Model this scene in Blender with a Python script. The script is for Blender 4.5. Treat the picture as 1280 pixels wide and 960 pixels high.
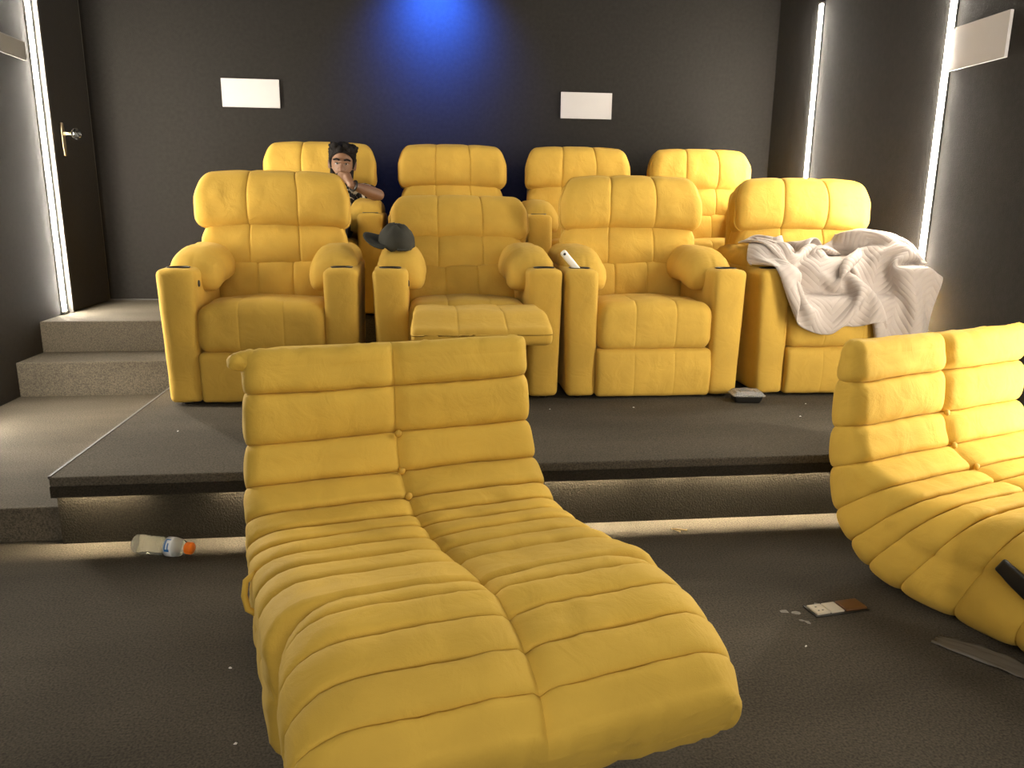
import bpy, bmesh, math, random
from math import sin, cos, pi, radians, exp, sqrt, atan2
from mathutils import Vector, Matrix, noise, Euler

for o in list(bpy.data.objects):
    bpy.data.objects.remove(o)
scene = bpy.context.scene
COL = scene.collection

# ------------------------------------------------------------------ camera
CAM_H, F_PX = 1.18, 960.0
YAW, PITCH, ROLL = radians(7.0), radians(13.0), 0.010
cam_d = bpy.data.cameras.new('camera')
cam_d.sensor_fit = 'HORIZONTAL'
cam_d.sensor_width = 36.0
cam_d.lens = 36.0 * F_PX / 1280.0
cam_d.clip_start = 0.02
cam = bpy.data.objects.new('camera', cam_d)
COL.objects.link(cam)
fw = Vector((sin(YAW) * cos(PITCH), cos(YAW) * cos(PITCH), -sin(PITCH)))
rt = Vector((cos(YAW), -sin(YAW), 0))
up = rt.cross(fw)
r2 = rt * cos(ROLL) + up * sin(ROLL)
u2 = up * cos(ROLL) - rt * sin(ROLL)
cm = Matrix((r2, u2, -fw)).transposed().to_4x4()
cm.translation = Vector((0, 0, CAM_H))
cam.matrix_world = cm
scene.camera = cam

# ------------------------------------------------------------------ world + exposure
world = bpy.data.worlds.new('world')
scene.world = world
world.use_nodes = True
wb = world.node_tree.nodes['Background']
wb.inputs[0].default_value = (1.0, 0.93, 0.82, 1)
wb.inputs[1].default_value = 0.0
scene.view_settings.view_transform = 'Standard'
scene.view_settings.look = 'None'
scene.view_settings.gamma = 1.0
scene.view_settings.use_curve_mapping = False
scene.view_settings.exposure = 0.15

STRIP_POWER = 240.0
CEIL_FILL_POWER = 14.0
SCREEN_FILL_POWER = 4.2
BLUE_POWER = 420.0
WARM = (1.0, 0.92, 0.79)

# room dimensions (metres)
XL, XR = -2.2, 2.66
YB, YF = 5.80, -3.2
ZC = 2.72
Z1, Z2 = 0.26, 0.50         # recliner platform, rear platform
ZL, ZS = 0.13, 0.32         # landing, middle step
YE = 2.66                   # platform front edge
XP = -1.27                  # platform left edge

# ------------------------------------------------------------------ materials
def nodes(name):
    m = bpy.data.materials.new(name)
    m.use_nodes = True
    nt = m.node_tree
    b = nt.nodes['Principled BSDF']
    return m, nt, b

def plain(name, col, rough=0.6, metal=0.0, bump=0.0, scale=200.0, var=0.0, vscale=8.0, sheen=0.0, spec=0.5, **kw):
    m, nt, b = nodes(name)
    b.inputs['Base Color'].default_value = (*col, 1)
    b.inputs['Roughness'].default_value = rough
    b.inputs['Metallic'].default_value = metal
    b.inputs['Specular IOR Level'].default_value = spec
    if sheen:
        b.inputs['Sheen Weight'].default_value = sheen
        b.inputs['Sheen Roughness'].default_value = 0.45
        b.inputs['Sheen Tint'].default_value = kw.get('tint', (1, 1, 1, 1))
    tc = nt.nodes.new('ShaderNodeTexCoord')
    if var:
        n = nt.nodes.new('ShaderNodeTexNoise')
        n.inputs['Scale'].default_value = vscale
        n.inputs['Detail'].default_value = 5
        nt.links.new(tc.outputs['Object'], n.inputs['Vector'])
        r = nt.nodes.new('ShaderNodeValToRGB')
        r.color_ramp.elements[0].position = 0.3
        r.color_ramp.elements[1].position = 0.7
        r.color_ramp.elements[0].color = (*[c * (1 - var) for c in col], 1)
        r.color_ramp.elements[1].color = (*[min(1, c * (1 + var)) for c in col], 1)
        nt.links.new(n.outputs['Fac'], r.inputs['Fac'])
        nt.links.new(r.outputs['Color'], b.inputs['Base Color'])
    if bump:
        n2 = nt.nodes.new('ShaderNodeTexNoise')
        n2.inputs['Scale'].default_value = scale
        n2.inputs['Detail'].default_value = 3
        nt.links.new(tc.outputs['Object'], n2.inputs['Vector'])
        bp = nt.nodes.new('ShaderNodeBump')
        bp.inputs['Strength'].default_value = bump
        bp.inputs['Distance'].default_value = 0.01
        nt.links.new(n2.outputs['Fac'], bp.inputs['Height'])
        nt.links.new(bp.outputs['Normal'], b.inputs['Normal'])
    return m

def emitter(name, col, strength):
    m, nt, b = nodes(name)
    b.inputs['Base Color'].default_value = (*col, 1)
    b.inputs['Emission Color'].default_value = (*col, 1)
    b.inputs['Emission Strength'].default_value = strength
    return m

def carpet(name, col, vscale=3.0):
    m, nt, b = nodes(name)
    b.inputs['Roughness'].default_value = 0.95
    b.inputs['Specular IOR Level'].default_value = 0.15
    tc = nt.nodes.new('ShaderNodeTexCoord')
    fine = nt.nodes.new('ShaderNodeTexNoise')
    fine.inputs['Scale'].default_value = 170
    fine.inputs['Detail'].default_value = 4
    wide = nt.nodes.new('ShaderNodeTexNoise')
    wide.inputs['Scale'].default_value = vscale
    wide.inputs['Detail'].default_value = 6
    mp = nt.nodes.new('ShaderNodeMapping')
    mp.inputs['Scale'].default_value = (0.35, 1, 1)
    nt.links.new(tc.outputs['Object'], mp.inputs['Vector'])
    nt.links.new(mp.outputs['Vector'], wide.inputs['Vector'])
    nt.links.new(tc.outputs['Object'], fine.inputs['Vector'])
    r1 = nt.nodes.new('ShaderNodeValToRGB')
    r1.color_ramp.elements[0].position = 0.32
    r1.color_ramp.elements[1].position = 0.68
    r1.color_ramp.elements[0].color = (*[c * 0.62 for c in col], 1)
    r1.color_ramp.elements[1].color = (*[c * 1.42 for c in col], 1)
    r2_ = nt.nodes.new('ShaderNodeMapRange')
    r2_.inputs['From Min'].default_value = 0.3
    r2_.inputs['From Max'].default_value = 0.7
    r2_.inputs['To Min'].default_value = 0.78
    r2_.inputs['To Max'].default_value = 1.22
    nt.links.new(fine.outputs['Fac'], r1.inputs['Fac'])
    nt.links.new(wide.outputs['Fac'], r2_.inputs['Value'])
    mx = nt.nodes.new('ShaderNodeVectorMath')
    mx.operation = 'SCALE'
    nt.links.new(r1.outputs['Color'], mx.inputs[0])
    nt.links.new(r2_.outputs['Result'], mx.inputs['Scale'])
    nt.links.new(mx.outputs['Vector'], b.inputs['Base Color'])
    bp = nt.nodes.new('ShaderNodeBump')
    bp.inputs['Strength'].default_value = 0.5
    bp.inputs['Distance'].default_value = 0.006
    nt.links.new(fine.outputs['Fac'], bp.inputs['Height'])
    nt.links.new(bp.outputs['Normal'], b.inputs['Normal'])
    return m

def velvet(name, col):
    m = plain(name, col, rough=0.78, bump=0.10, scale=420, var=0.09, vscale=5.0, sheen=0.10, spec=0.15,
              tint=(1.0, 0.85, 0.45, 1))
    # soft creasing of the cloth, layered under the fine pile
    nt = m.node_tree
    bp = [n for n in nt.nodes if n.type == 'BUMP'][0]
    tc = [n for n in nt.nodes if n.type == 'TEX_COORD'][0]
    n = nt.nodes.new('ShaderNodeTexNoise')
    n.inputs['Scale'].default_value = 11
    n.inputs['Detail'].default_value = 4
    n.inputs['Distortion'].default_value = 0.8
    b2 = nt.nodes.new('ShaderNodeBump')
    b2.inputs['Strength'].default_value = 0.22
    b2.inputs['Distance'].default_value = 0.03
    nt.links.new(tc.outputs['Object'], n.inputs['Vector'])
    nt.links.new(n.outputs['Fac'], b2.inputs['Height'])
    nt.links.new(b2.outputs['Normal'], bp.inputs['Normal'])
    return m

M = {}
M['yellow'] = velvet('mustard velvet', (0.58, 0.362, 0.062))
M['sofa'] = velvet('mustard sofa velvet', (0.59, 0.378, 0.060))
M['cord'] = plain('mustard welt cord', (0.52, 0.31, 0.035), rough=0.7)
M['carpet'] = carpet('charcoal carpet', (0.076, 0.065, 0.048))
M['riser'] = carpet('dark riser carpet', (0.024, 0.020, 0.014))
M['felt'] = plain('dark felt wall', (0.021, 0.019, 0.017), rough=0.9, bump=0.25, scale=260, var=0.12, vscale=40, spec=0.1, sheen=0.06)
M['ceil'] = plain('dark ceiling', (0.03, 0.03, 0.03), rough=0.9, var=0.1)
M['trim'] = plain('grey edge trim', (0.06, 0.055, 0.047), rough=0.6, var=0.1)
M['black'] = plain('black plastic', (0.012, 0.011, 0.010), rough=0.35)
M['cup'] = plain('black cup liner', (0.02, 0.015, 0.01), rough=0.4)
M['white'] = plain('white panel', (0.47, 0.45, 0.44), rough=0.7, var=0.02)
M['alu'] = plain('aluminium channel', (0.55, 0.53, 0.5), rough=0.35, metal=1.0)
M['led'] = emitter('warm LED diffuser', WARM, STRIP_POWER)
M['lipled'] = emitter('platform LED tape', (1.0, 0.84, 0.58), 300.0)
M['ceilfill'] = emitter('ceiling fill glow', (1.0, 0.94, 0.84), CEIL_FILL_POWER)  # glow of the added ceiling fill lamps
M['blueled'] = emitter('blue lamp lens', (0.03, 0.16, 1.0), 10.0)
M['brass'] = plain('brass', (0.75, 0.6, 0.36), rough=0.3, metal=1.0)
M['screen'] = emitter('screen fill glow', (1.0, 0.94, 0.85), SCREEN_FILL_POWER)  # glow of the added screen that fills the room from the front

# ------------------------------------------------------------------ object helpers
def link(name, mesh, mat=None, parent=None, loc=(0, 0, 0), rot=(0, 0, 0), smooth=True):
    o = bpy.data.objects.new(name, mesh)
    COL.objects.link(o)
    if mat is not None:
        mesh.materials.clear()
        mesh.materials.append(M[mat] if isinstance(mat, str) else mat)
    if parent is not None:
        o.parent = parent
    o.location = loc
    o.rotation_euler = rot
    if smooth:
        for p in mesh.polygons:
            p.use_smooth = True
    return o

def pymesh(name, v, f):
    me = bpy.data.meshes.new(name)
    me.from_pydata([tuple(p) for p in v], [], f)
    me.validate()
    me.update()
    return me

def thing(name, label, cat, loc=(0, 0, 0), rotz=0.0, group=None):
    o = bpy.data.objects.new(name, None)
    o.empty_display_size = 0.1
    COL.objects.link(o)
    o.location = loc
    o.rotation_euler = (0, 0, rotz)
    return tag(o, label, cat, group)

def tag(o, label, cat, group=None):
    o['label'] = label
    o['category'] = cat
    if group:
        o['group'] = group
    return o

def struct(o, label=None):
    o['kind'] = 'structure'
    if label:
        o['label'] = label
    return o

def box_mesh(name, x0, x1, y0, y1, z0, z1, bevel=0.0, seg=2):
    bm = bmesh.new()
    bmesh.ops.create_cube(bm, size=1.0)
    for v in bm.verts:
        v.co = Vector((x0 + (v.co.x + .5) * (x1 - x0), y0 + (v.co.y + .5) * (y1 - y0), z0 + (v.co.z + .5) * (z1 - z0)))
    if bevel:
        bmesh.ops.bevel(bm, geom=bm.edges[:], offset=bevel, segments=seg, profile=0.5, affect='EDGES')
    bmesh.ops.recalc_face_normals(bm, faces=bm.faces[:])
    me = bpy.data.meshes.new(name)
    bm.to_mesh(me)
    bm.free()
    return me

def box(name, x0, x1, y0, y1, z0, z1, mat, parent=None, bevel=0.0, loc=(0, 0, 0), rot=(0, 0, 0), seg=2):
    return link(name, box_mesh(name, x0, x1, y0, y1, z0, z1, bevel, seg), mat, parent, loc, rot, smooth=False)

def tube_mesh(name, pts, r, seg=8, closed=False, taper=None):
    pts = [Vector(p) for p in pts]
    n = len(pts)
    v, f = [], []
    prev = None
    for i, p in enumerate(pts):
        if closed:
            t = pts[(i + 1) % n] - pts[i - 1]
        else:
            t = pts[min(i + 1, n - 1)] - pts[max(i - 1, 0)]
        t.normalize()
        if prev is None:
            a = Vector((0, 0, 1)) if abs(t.z) < 0.9 else Vector((1, 0, 0))
            s = t.cross(a).normalized()
        else:
            s = (prev - t * prev.dot(t)).normalized()
        prev = s
        b = t.cross(s)
        rr = r * (taper(i / max(1, n - 1)) if taper else 1)
        for k in range(seg):
            a = 2 * pi * k / seg
            v.append(p + s * (rr * cos(a)) + b * (rr * sin(a)))
    m = n if closed else n - 1
    for i in range(m):
        j = (i + 1) % n
        for k in range(seg):
            l = (k + 1) % seg
            f.append((i * seg + k, i * seg + l, j * seg + l, j * seg + k))
    if not closed:
        f.append(tuple(range(seg))[::-1])
        f.append(tuple(range((n - 1) * seg, n * seg)))
    return pymesh(name, v, f)

def lathe_mesh(name, prof, seg=24, caps=True):
    v, f = [], []
    n = len(prof)
    for r, z in prof:
        for k in range(seg):
            a = 2 * pi * k / seg
            v.append((r * cos(a), r * sin(a), z))
    for i in range(n - 1):
        for k in range(seg):
            l = (k + 1) % seg
            f.append((i * seg + k, i * seg + l, (i + 1) * seg + l, (i + 1) * seg + k))
    if caps:
        f.append(tuple(range(seg))[::-1])
        f.append(tuple(range((n - 1) * seg, n * seg)))
    return pymesh(name, v, f)

def sstep(a, b, x):
    t = max(0.0, min(1.0, (x - a) / (b - a)))
    return t * t * (3 - 2 * t)

def g(x, w):
    return exp(-(x / w) ** 2)

def axis_samples(s, r, n, k=4, extra=()):
    """sample positions along one axis, dense in the rounded ends"""
    out = [-s + r * (1 - cos(pi / 2 * i / k)) for i in range(k)]
    out += [-(s - r) + 2 * (s - r) * i / n for i in range(n + 1)]
    out += [s - r + r * sin(pi / 2 * i / k) for i in range(1, k + 1)]
    for e in extra:
        out = [q for q in out if abs(q - e) > 0.013] + [e - 0.009, e - 0.005, e - 0.002, e, e + 0.002, e + 0.005, e + 0.009]
    return sorted(out)

def cushion_mesh(name, half, r, n=(20, 6, 10), fn=None, wr=0.0, wf=9.0, seed=0.0, seams=()):
    """rounded upholstery block: grid on a box, rounded by r, then shaped by fn(Vector)->Vector"""
    X = [axis_samples(half[i], r, n[i], extra=seams if i == 0 else ()) for i in range(3)]
    L = [len(a) - 1 for a in X]
    idx, v, f = {}, [], []
    inner = [half[i] - r for i in range(3)]

    def vid(i, j, k):
        key = (i, j, k)
        if key in idx:
            return idx[key]
        p = Vector((X[0][i], X[1][j], X[2][k]))
        q = Vector([max(-inner[a], min(inner[a], p[a])) for a in range(3)])
        d = p - q
        nrm = d.normalized() if d.length > 1e-9 else Vector((0, 0, 0))
        if d.length > 1e-9:
            # box position inside the rounded rim -> point of the sphere
            p = q + nrm * r
        if wr:
            w = noise.noise(Vector((p.x * wf + seed, p.y * wf, p.z * wf * 1.3 - seed)))
            w += 0.5 * noise.noise(Vector((p.x * wf * 2.3 - seed, p.y * wf * 2.3, p.z * wf * 1.7)))
            p = p + nrm * (w * wr)
        if fn:
            p = fn(p)
        idx[key] = len(v)
        v.append(p)
        return idx[key]

    for (a, b, c) in ((0, 1, 2), (1, 2, 0), (2, 0, 1)):
        for side in (0, L[c]):
            for i in range(L[a]):
                for j in range(L[b]):
                    def mk(ii, jj):
                        t = [0, 0, 0]
                        t[a], t[b], t[c] = ii, jj, side
                        return vid(*t)
                    q = (mk(i, j), mk(i + 1, j), mk(i + 1, j + 1), mk(i, j + 1))
                    f.append(q if side else q[::-1])
    return pymesh(name, v, f)

def copy_tree(o, parent=None):
    c = o.copy()
    COL.objects.link(c)
    c.parent = parent
    for ch in o.children:
        copy_tree(ch, c)
    return c

# ------------------------------------------------------------------ room shell
T = 0.12
struct(box('floor', XL - T, XR + T, YF - T, YB + T, -0.12, 0.0, 'carpet'))
struct(box('ceiling', XL - T, XR + T, YF - T, YB + T, ZC, ZC + T, 'ceil'))
struct(box('wall_back', XL - T, XR + T, YB, YB + T, 0, ZC, 'felt'))
struct(box('wall_front', XL - T, XR + T, YF - T, YF, 0, ZC, 'felt'))
struct(box('wall_right', XR, XR + T, YF, YB, 0, ZC, 'felt'))
struct(box('wall_left', XL - T, XL, YF, YB, 0, ZC, 'felt'))

# platforms: carpeted steps
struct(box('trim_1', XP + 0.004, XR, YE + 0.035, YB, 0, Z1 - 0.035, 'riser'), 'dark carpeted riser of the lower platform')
pl = struct(box('trim_2', XP, XR, YE, 4.76, Z1 - 0.035, Z1, 'carpet', bevel=0.006), 'carpeted top of the lower recliner platform with overhanging edge')
struct(box('trim_3', XL, XP - 0.001, YE + 0.06, 4.42, 0, ZL, 'carpet', bevel=0.006), 'low carpeted landing beside the recliner platform')
struct(box('trim_4', XL, XP + 0.55, 4.42, 4.76, 0, ZS, 'carpet', bevel=0.008), 'middle carpeted stair step')
struct(box('trim_5', XL, XR, 4.74, YB, 0, Z2, 'carpet', bevel=0.008), 'carpeted rear platform behind the front recliner row')
# thin edge strip along the platform side and wall corner
struct(box('trim_6', XP - 0.006, XP + 0.004, YE + 0.01, 4.42, Z1 - 0.008, Z1 + 0.002, 'trim'), 'pale edge strip of the platform side')
struct(box('trim_7', XL, XL + 0.008, YB - 0.008, YB, Z2, ZC, 'trim'), 'pale strip in the wall corner')
struct(box('trim_8', XL + 0.008, XL + 1.0, YB - 0.01, YB, Z2, Z2 + 0.008, 'trim'), 'pale strip at the foot of the back wall')

# hanging fascia of the platform lip and the tape lights tucked behind it (only stretches of tape are lit)
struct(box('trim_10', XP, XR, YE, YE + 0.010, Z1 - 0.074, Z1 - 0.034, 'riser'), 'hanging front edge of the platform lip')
for k, (a, b, nm) in enumerate(((XP + 0.03, -0.98, 'beside the stairs'), (-0.72, -0.30, 'behind the quilted chaise'), (0.42, 0.80, 'just clear of the quilted chaise'), (0.86, 1.02, 'in a short gap piece'), (1.05, 1.66, 'near the quilted sofa with lever'), (1.70, 2.55, 'behind the quilted sofa with lever'))):
    t = thing('lip_light', 'lit tape light under the platform edge ' + nm, 'light', ((a + b) / 2, YE + 0.024, Z1 - 0.044), 0, 'tape lights under the platform edge')
    h = (b - a) / 2
    box('channel', -h, h, -0.008, 0.008, 0.004, 0.008, 'alu', t)
    box('diffuser', -h, h, -0.006, 0.006, 0.0, 0.004, 'lipled', t)

# vertical wall strips
def wall_strip(y, side, z0, z1, label, group=None):
    x = XR if side > 0 else XL
    t = thing('wall_strip_light', label, 'light', (x, y, z0), 0, group)
    s = -side
    def bx(nm, a, b, w, za, zb, mat):
        xa, xb = sorted((s * a, s * b))
        box(nm, xa, xb, -w, w, za, zb, mat, t)
    hgt = z1 - z0
    bx('channel', 0.0, 0.008, 0.022, 0.0, hgt, 'alu')
    v, f = [], []
    seg = 6
    for zz in (0.012, hgt - 0.012):
        for k in range(seg + 1):
            a = pi * k / seg
            v.append((s * (0.0085 + 0.012 * sin(a)), 0.019 * cos(a), zz))
    for k in range(seg):
        f.append((k, k + 1, seg + 2 + k, seg + 1 + k))
    f.append(tuple(range(seg + 1)))
    f.append(tuple(range(seg + 1, 2 * seg + 2)))
    f.append((0, seg + 1, 2 * seg + 1, seg))
    me = pymesh('diffuser', v, f)
    bm = bmesh.new(); bm.from_mesh(me); bmesh.ops.recalc_face_normals(bm, faces=bm.faces[:]); bm.to_mesh(me); bm.free()
    link('diffuser', me, 'led', t, smooth=False)
    for zz in (0.0, hgt - 0.012):
        bx('end_cap', 0.008, 0.022, 0.021, zz, zz + 0.012, 'alu')
    return t

wall_strip(5.06, -1, Z2 + 0.01, 2.47, 'glowing vertical wall light strip beside the door with glass knob')
wall_strip(5.17, 1, Z2 + 0.01, 2.50, 'glowing vertical wall light strip by the back wall corner, opposite the door')
wall_strip(3.83, 1, Z1 + 0.01, 2.50, 'glowing vertical wall light strip rising right behind the blanket')
wall_strip(2.20, 1, 0.01, 2.50, 'glowing vertical wall light strip close beside the quilted sofa with lever')
wall_strip(3.74, -1, ZL + 0.01, 2.50, 'glowing vertical wall light strip standing on the low landing')

# unseen ceiling lamps, added to fill the seats with light from ahead
for x in (-1.3, 0.2, 1.7):
    for y in (-0.6, 0.9):
        t = thing('fill_lamp', 'added round fill lamp on the ceiling over the open floor', 'lamp', (x, y, ZC), 0, 'added fill lamps over the open floor')
        link('rim', lathe_mesh('rim', [(0.19, 0), (0.19, -0.02), (0.17, -0.025), (0.16, -0.012)], 32), 'alu', t)
        link('diffuser', lathe_mesh('diffuser', [(0.16, -0.013), (0.155, -0.022), (0.05, -0.026)], 32), 'ceilfill', t)
# unseen glowing screen, added on the front wall as soft frontal fill
t = thing('fill_screen', 'added fill panel glowing like a large blank screen on the front wall', 'screen', (0.2, YF, 0.6))
box('fill_surface', -1.9, 1.9, 0.012, 0.018, 0.0, 2.1, 'screen', t)
for (a, b, c, d) in ((-1.96, 1.96, -0.06, 0.0), (-1.96, 1.96, 2.1, 2.16), (-1.96, -1.9, 0, 2.1), (1.9, 1.96, 0, 2.1)):
    box('frame', a, b, 0.001, 0.03, c, d, 'black', t)

# blue lamp over the back wall
t = thing('blue_wash_lamp', 'small blue spot lamp washing the back wall from the ceiling', 'lamp', (0.15, YB - 0.34, ZC))
link('housing', lathe_mesh('housing', [(0.05, 0), (0.05, -0.06), (0.035, -0.07), (0.035, -0.065)], 24), 'black', t)
link('lens', lathe_mesh('lens', [(0.033, -0.066), (0.02, -0.075), (0.004, -0.078)], 24), 'blueled', t)
ld = bpy.data.lights.new('blue_lamp', 'SPOT')
ld.energy = BLUE_POWER
ld.color = (0.02, 0.13, 1.0)
ld.spot_size = radians(125)
ld.spot_blend = 1.0
ld.shadow_soft_size = 0.03
lo = bpy.data.objects.new('blue_lamp_light', ld)
COL.objects.link(lo)
lo.parent = t
lo.location = (0, 0.0, -0.085)
lo.rotation_euler = (radians(62), 0, 0)

# door in the left wall
d = struct(box('door_1', XL, XL + 0.02, 5.17, 5.76, Z2 + 0.01, 2.56, 'felt', bevel=0.003), 'flush dark felt door in the left wall')
struct(box('trim_9', XL, XL + 0.026, 5.145, 5.163, Z2, 2.58, 'trim'), 'thin door edge trim')
hp = link('handle_plate', cushion_mesh('handle_plate', (0.006, 0.022, 0.10), 0.005, (1, 2, 6), fn=lambda p: Vector((p.x, p.y * (1 - 0.45 * sstep(0.05, 0.1, abs(p.z))), p.z))), 'brass', d, (XL + 0.026, 5.29, 1.56))
st = link('knob_stem', lathe_mesh('knob_stem', [(0.02, 0), (0.014, 0.01), (0.009, 0.02), (0.009, 0.045), (0.016, 0.05)], 16), 'brass', hp, (0.004, 0, 0.035), (0, radians(90), 0))
mg, nt, b = nodes('clear glass')
b.inputs['Base Color'].default_value = (0.95, 0.97, 0.96, 1)
b.inputs['Roughness'].default_value = 0.03
b.inputs['Transmission Weight'].default_value = 1.0
M['glass'] = mg
link('glass_knob', lathe_mesh('glass_knob', [(0.012, 0.048), (0.026, 0.055), (0.034, 0.07), (0.034, 0.082), (0.024, 0.095), (0.006, 0.1)], 10), 'glass', hp, (0.004, 0, 0.035), (0, radians(90), 0), smooth=False)

# white wall panels
def wall_panel(label, loc, rz, w, h, mat='white'):
    t = thing('wall_panel', label, 'wall panel', loc, rz)
    box('face', -w / 2 + 0.006, w / 2 - 0.006, -0.014, 0.0, -h / 2 + 0.006, h / 2 - 0.006, mat, t)
    for (a, b, c, e) in ((-w / 2, w / 2, h / 2 - 0.006, h / 2), (-w / 2, w / 2, -h / 2, -h / 2 + 0.006),
                         (-w / 2, -w / 2 + 0.006, -h / 2 + 0.006, h / 2 - 0.006), (w / 2 - 0.006, w / 2, -h / 2 + 0.006, h / 2 - 0.006)):
        box('edge', a, b, -0.016, 0.0, c, e, mat, t)
    return t
wall_panel('white rectangular wall panel above the seated man', (-1.125, YB, 1.925), radians(-0.0), 0.385, 0.185)
wall_panel('white rectangular wall panel on the back wall away from the man', (1.235, YB, 1.90), 0, 0.375, 0.18)
wall_panel('pale rectangular wall panel beside the strip behind the blanket', (XR, 3.63, 1.96), radians(-90), 0.42, 0.20)
wall_panel('small grey wall panel beside the door strip', (XL, 4.81, 2.01), radians(90), 0.30, 0.10, plain('grey panel', (0.2, 0.19, 0.17), 0.7, var=0.03))

# ------------------------------------------------------------------ quilted floor sofas
def catmull(pts, i, a):
    n = len(pts)
    p0, p1, p2, p3 = [pts[max(0, min(n - 1, k))] for k in (i - 1, i, i + 1, i + 2)]
    out = []
    for c in range(2):
        out.append(0.5 * ((2 * p1[c]) + (-p0[c] + p2[c]) * a + (2 * p0[c] - 5 * p1[c] + 4 * p2[c] - p3[c]) * a * a +
                          (-p0[c] + 3 * p1[c] - 3 * p2[c] + p3[c]) * a ** 3))
    return out

def quilted(root, ins, outs, names, width, seed=0.0, cap0=True, cap1=True, mat='sofa', pinch=0.024, m=12, side_seam=None, cap_len=(0.045, 0.08), wide=None, corner=(0.045, 0.11)):
    """sweep rounded sections between the inner and outer contour; every stitched roll half is a mesh of its own"""
    nI, nS, nC = 40, 9, 6
    hw = width / 2

    def section(I, O, hfac, w_, shrink=1.0, push=(0, 0), roll=0, a=0.5):
        I = Vector(I); O = Vector(O)
        C = (I + O) / 2
        d = (I - O)
        Th = d.length / 2
        d.normalize()
        tin = Th * shrink - pinch * (1 - hfac)
        tout = Th * shrink - pinch * 0.45 * (1 - hfac)
        ws = w_ - pinch * 0.38 * (1 - hfac) - (1 - shrink) * 0.03
        cr_ = corner[0] + (corner[1] - corner[0]) * sstep(2.5, 6.0, roll + a)
        r = min(cr_, (tin + tout) * 0.47)
        ring = []
        # inner face, left to right
        loop = []
        for k in range(nI + 1):
            loop.append((-(ws - r) + 2 * (ws - r) * k / nI, tin, 0))
        for k in range(1, nC):
            a_ = pi / 2 * k / nC
            loop.append((ws - r + r * sin(a_), tin - r + r * cos(a_), 1))
        for k in range(nS + 1):
            loop.append((ws, tin - r - (tin + tout - 2 * r) * k / nS, 2))
        for k in range(1, nC):
            a_ = pi / 2 * k / nC
            loop.append((ws - r + r * cos(a_), -tout + r - r * sin(a_), 3))
        for k in range(nI // 2 + 1):
            loop.append(((ws - r) - 2 * (ws - r) * k / (nI // 2), -tout, 4))
        for k in range(1, nC):
            a_ = pi / 2 * k / nC
            loop.append((-(ws - r) - r * sin(a_), -tout + r - r * cos(a_), 5))
        for k in range(nS + 1):
            loop.append((-ws, -tout + r + (tin + tout - 2 * r) * k / nS, 6))
        for k in range(1, nC):
            a_ = pi / 2 * k / nC
            loop.append((-(ws - r) - r * cos(a_), tin - r + r * sin(a_), 7))
        for (w, t, zone) in loop:
            if zone in (0, 1, 7):
                cs = 0.014 * g(w, 0.010) + 0.009 * g(w, 0.045)
                crown = 0.006 * sin(pi * min(1, abs(w) / hw)) * hfac
                wr = 0.0035 * noise.noise(Vector((w * 14 + seed, (roll + a) * 1.7, seed)))
                wr += 0.0075 * (1 - hfac * 0.8) * noise.noise(Vector((w * 34 - seed, (roll + a) * 1.1, seed * 2)))
                wr += 0.003 * noise.noise(Vector((w * 5 + seed, (roll + a) * 2.6, 5)))
                t = t - cs + crown + wr
            elif zone in (2, 6):
                s_ = 1 if w > 0 else -1
                wr = 0.005 * noise.noise(Vector((t * 12 + seed * s_, (roll + a) * 1.9, seed + s_)))
                wr += 0.004 * noise.noise(Vector((t * 30 + seed * s_, (roll + a) * 1.2, seed - s_)))
                if side_seam is not None:
                    wr -= 0.012 * g(t - 0.02, 0.012) * sstep(side_seam, side_seam + 0.8, roll + a)
                w = w + s_ * wr
            uu = roll + a
            sh = 0.005 * noise.noise(Vector((w * 4 + seed, uu * 0.9, seed + 2))) + 0.0015 * noise.noise(Vector((w * 17 - seed, uu * 1.3, seed)))
            if zone in (3, 4, 5):
                sh = 0
            pt = C + d * t + Vector((d.y, -d.x)) * sh
            if push != (0, 0):
                gz = 0.009 * noise.noise(Vector((w * 45 + seed, 3.0, seed)))
                pt += Vector(push).normalized() * gz
            ring.append(Vector((w, -(pt.x + push[0]), pt.y + push[1])))
        return ring

    nroll = len(names)
    for k in range(nroll):
        rings = []
        wa = [hw if wide is None else wide[min(k + q, len(wide) - 1)] / 2 for q in (0, 1)]
        first_cap = cap0 and k == 0
        last_cap = cap1 and k == nroll - 1
        for j in range(m + 1):
            a = 0.5 - 0.5 * cos(pi * j / m)
            x = abs(2 * a - 1)
            if (first_cap and a < 0.5) or (last_cap and a > 0.5):
                h = 1.0
            else:
                h = max(0.0, 1 - x ** 3.6) ** 0.62
            I = catmull(ins, k, a)
            O = catmull(outs, k, a)
            rings.append(section(I, O, h, wa[0] + (wa[1] - wa[0]) * a, roll=k, a=a))
        def cap(i_end, i_next, ca, cl):
            mid = lambda q: Vector(((ins[q][0] + outs[q][0]) / 2, (ins[q][1] + outs[q][1]) / 2))
            tdir = (mid(i_end) - mid(i_next)).normalized()
            res = []
            for q in range(1, 7):
                al = pi / 2 * q / 6
                res.append(section(ins[i_end], outs[i_end], 1.0, wa[0 if i_end == 0 else 1], shrink=max(0.06, cos(al)) ** 0.8,
                                   push=(tdir.x * cl * sin(al), tdir.y * cl * sin(al)), roll=k, a=ca))
            return res
        if first_cap:
            rings = cap(0, 1, 0.0, cap_len[0])[::-1] + rings
        if last_cap:
            rings = rings + cap(nroll, nroll - 1, 1.0, cap_len[1])
        n = len(rings[0])
        hc = nI // 2                              # index of the inner centre seam
        oc = nI + 1 + (nC - 1) + (nS + 1) + (nC - 1) + nI // 4   # outer centre
        halves = [list(range(hc, oc + 1)), list(range(oc, n)) + list(range(0, hc + 1))]
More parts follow.
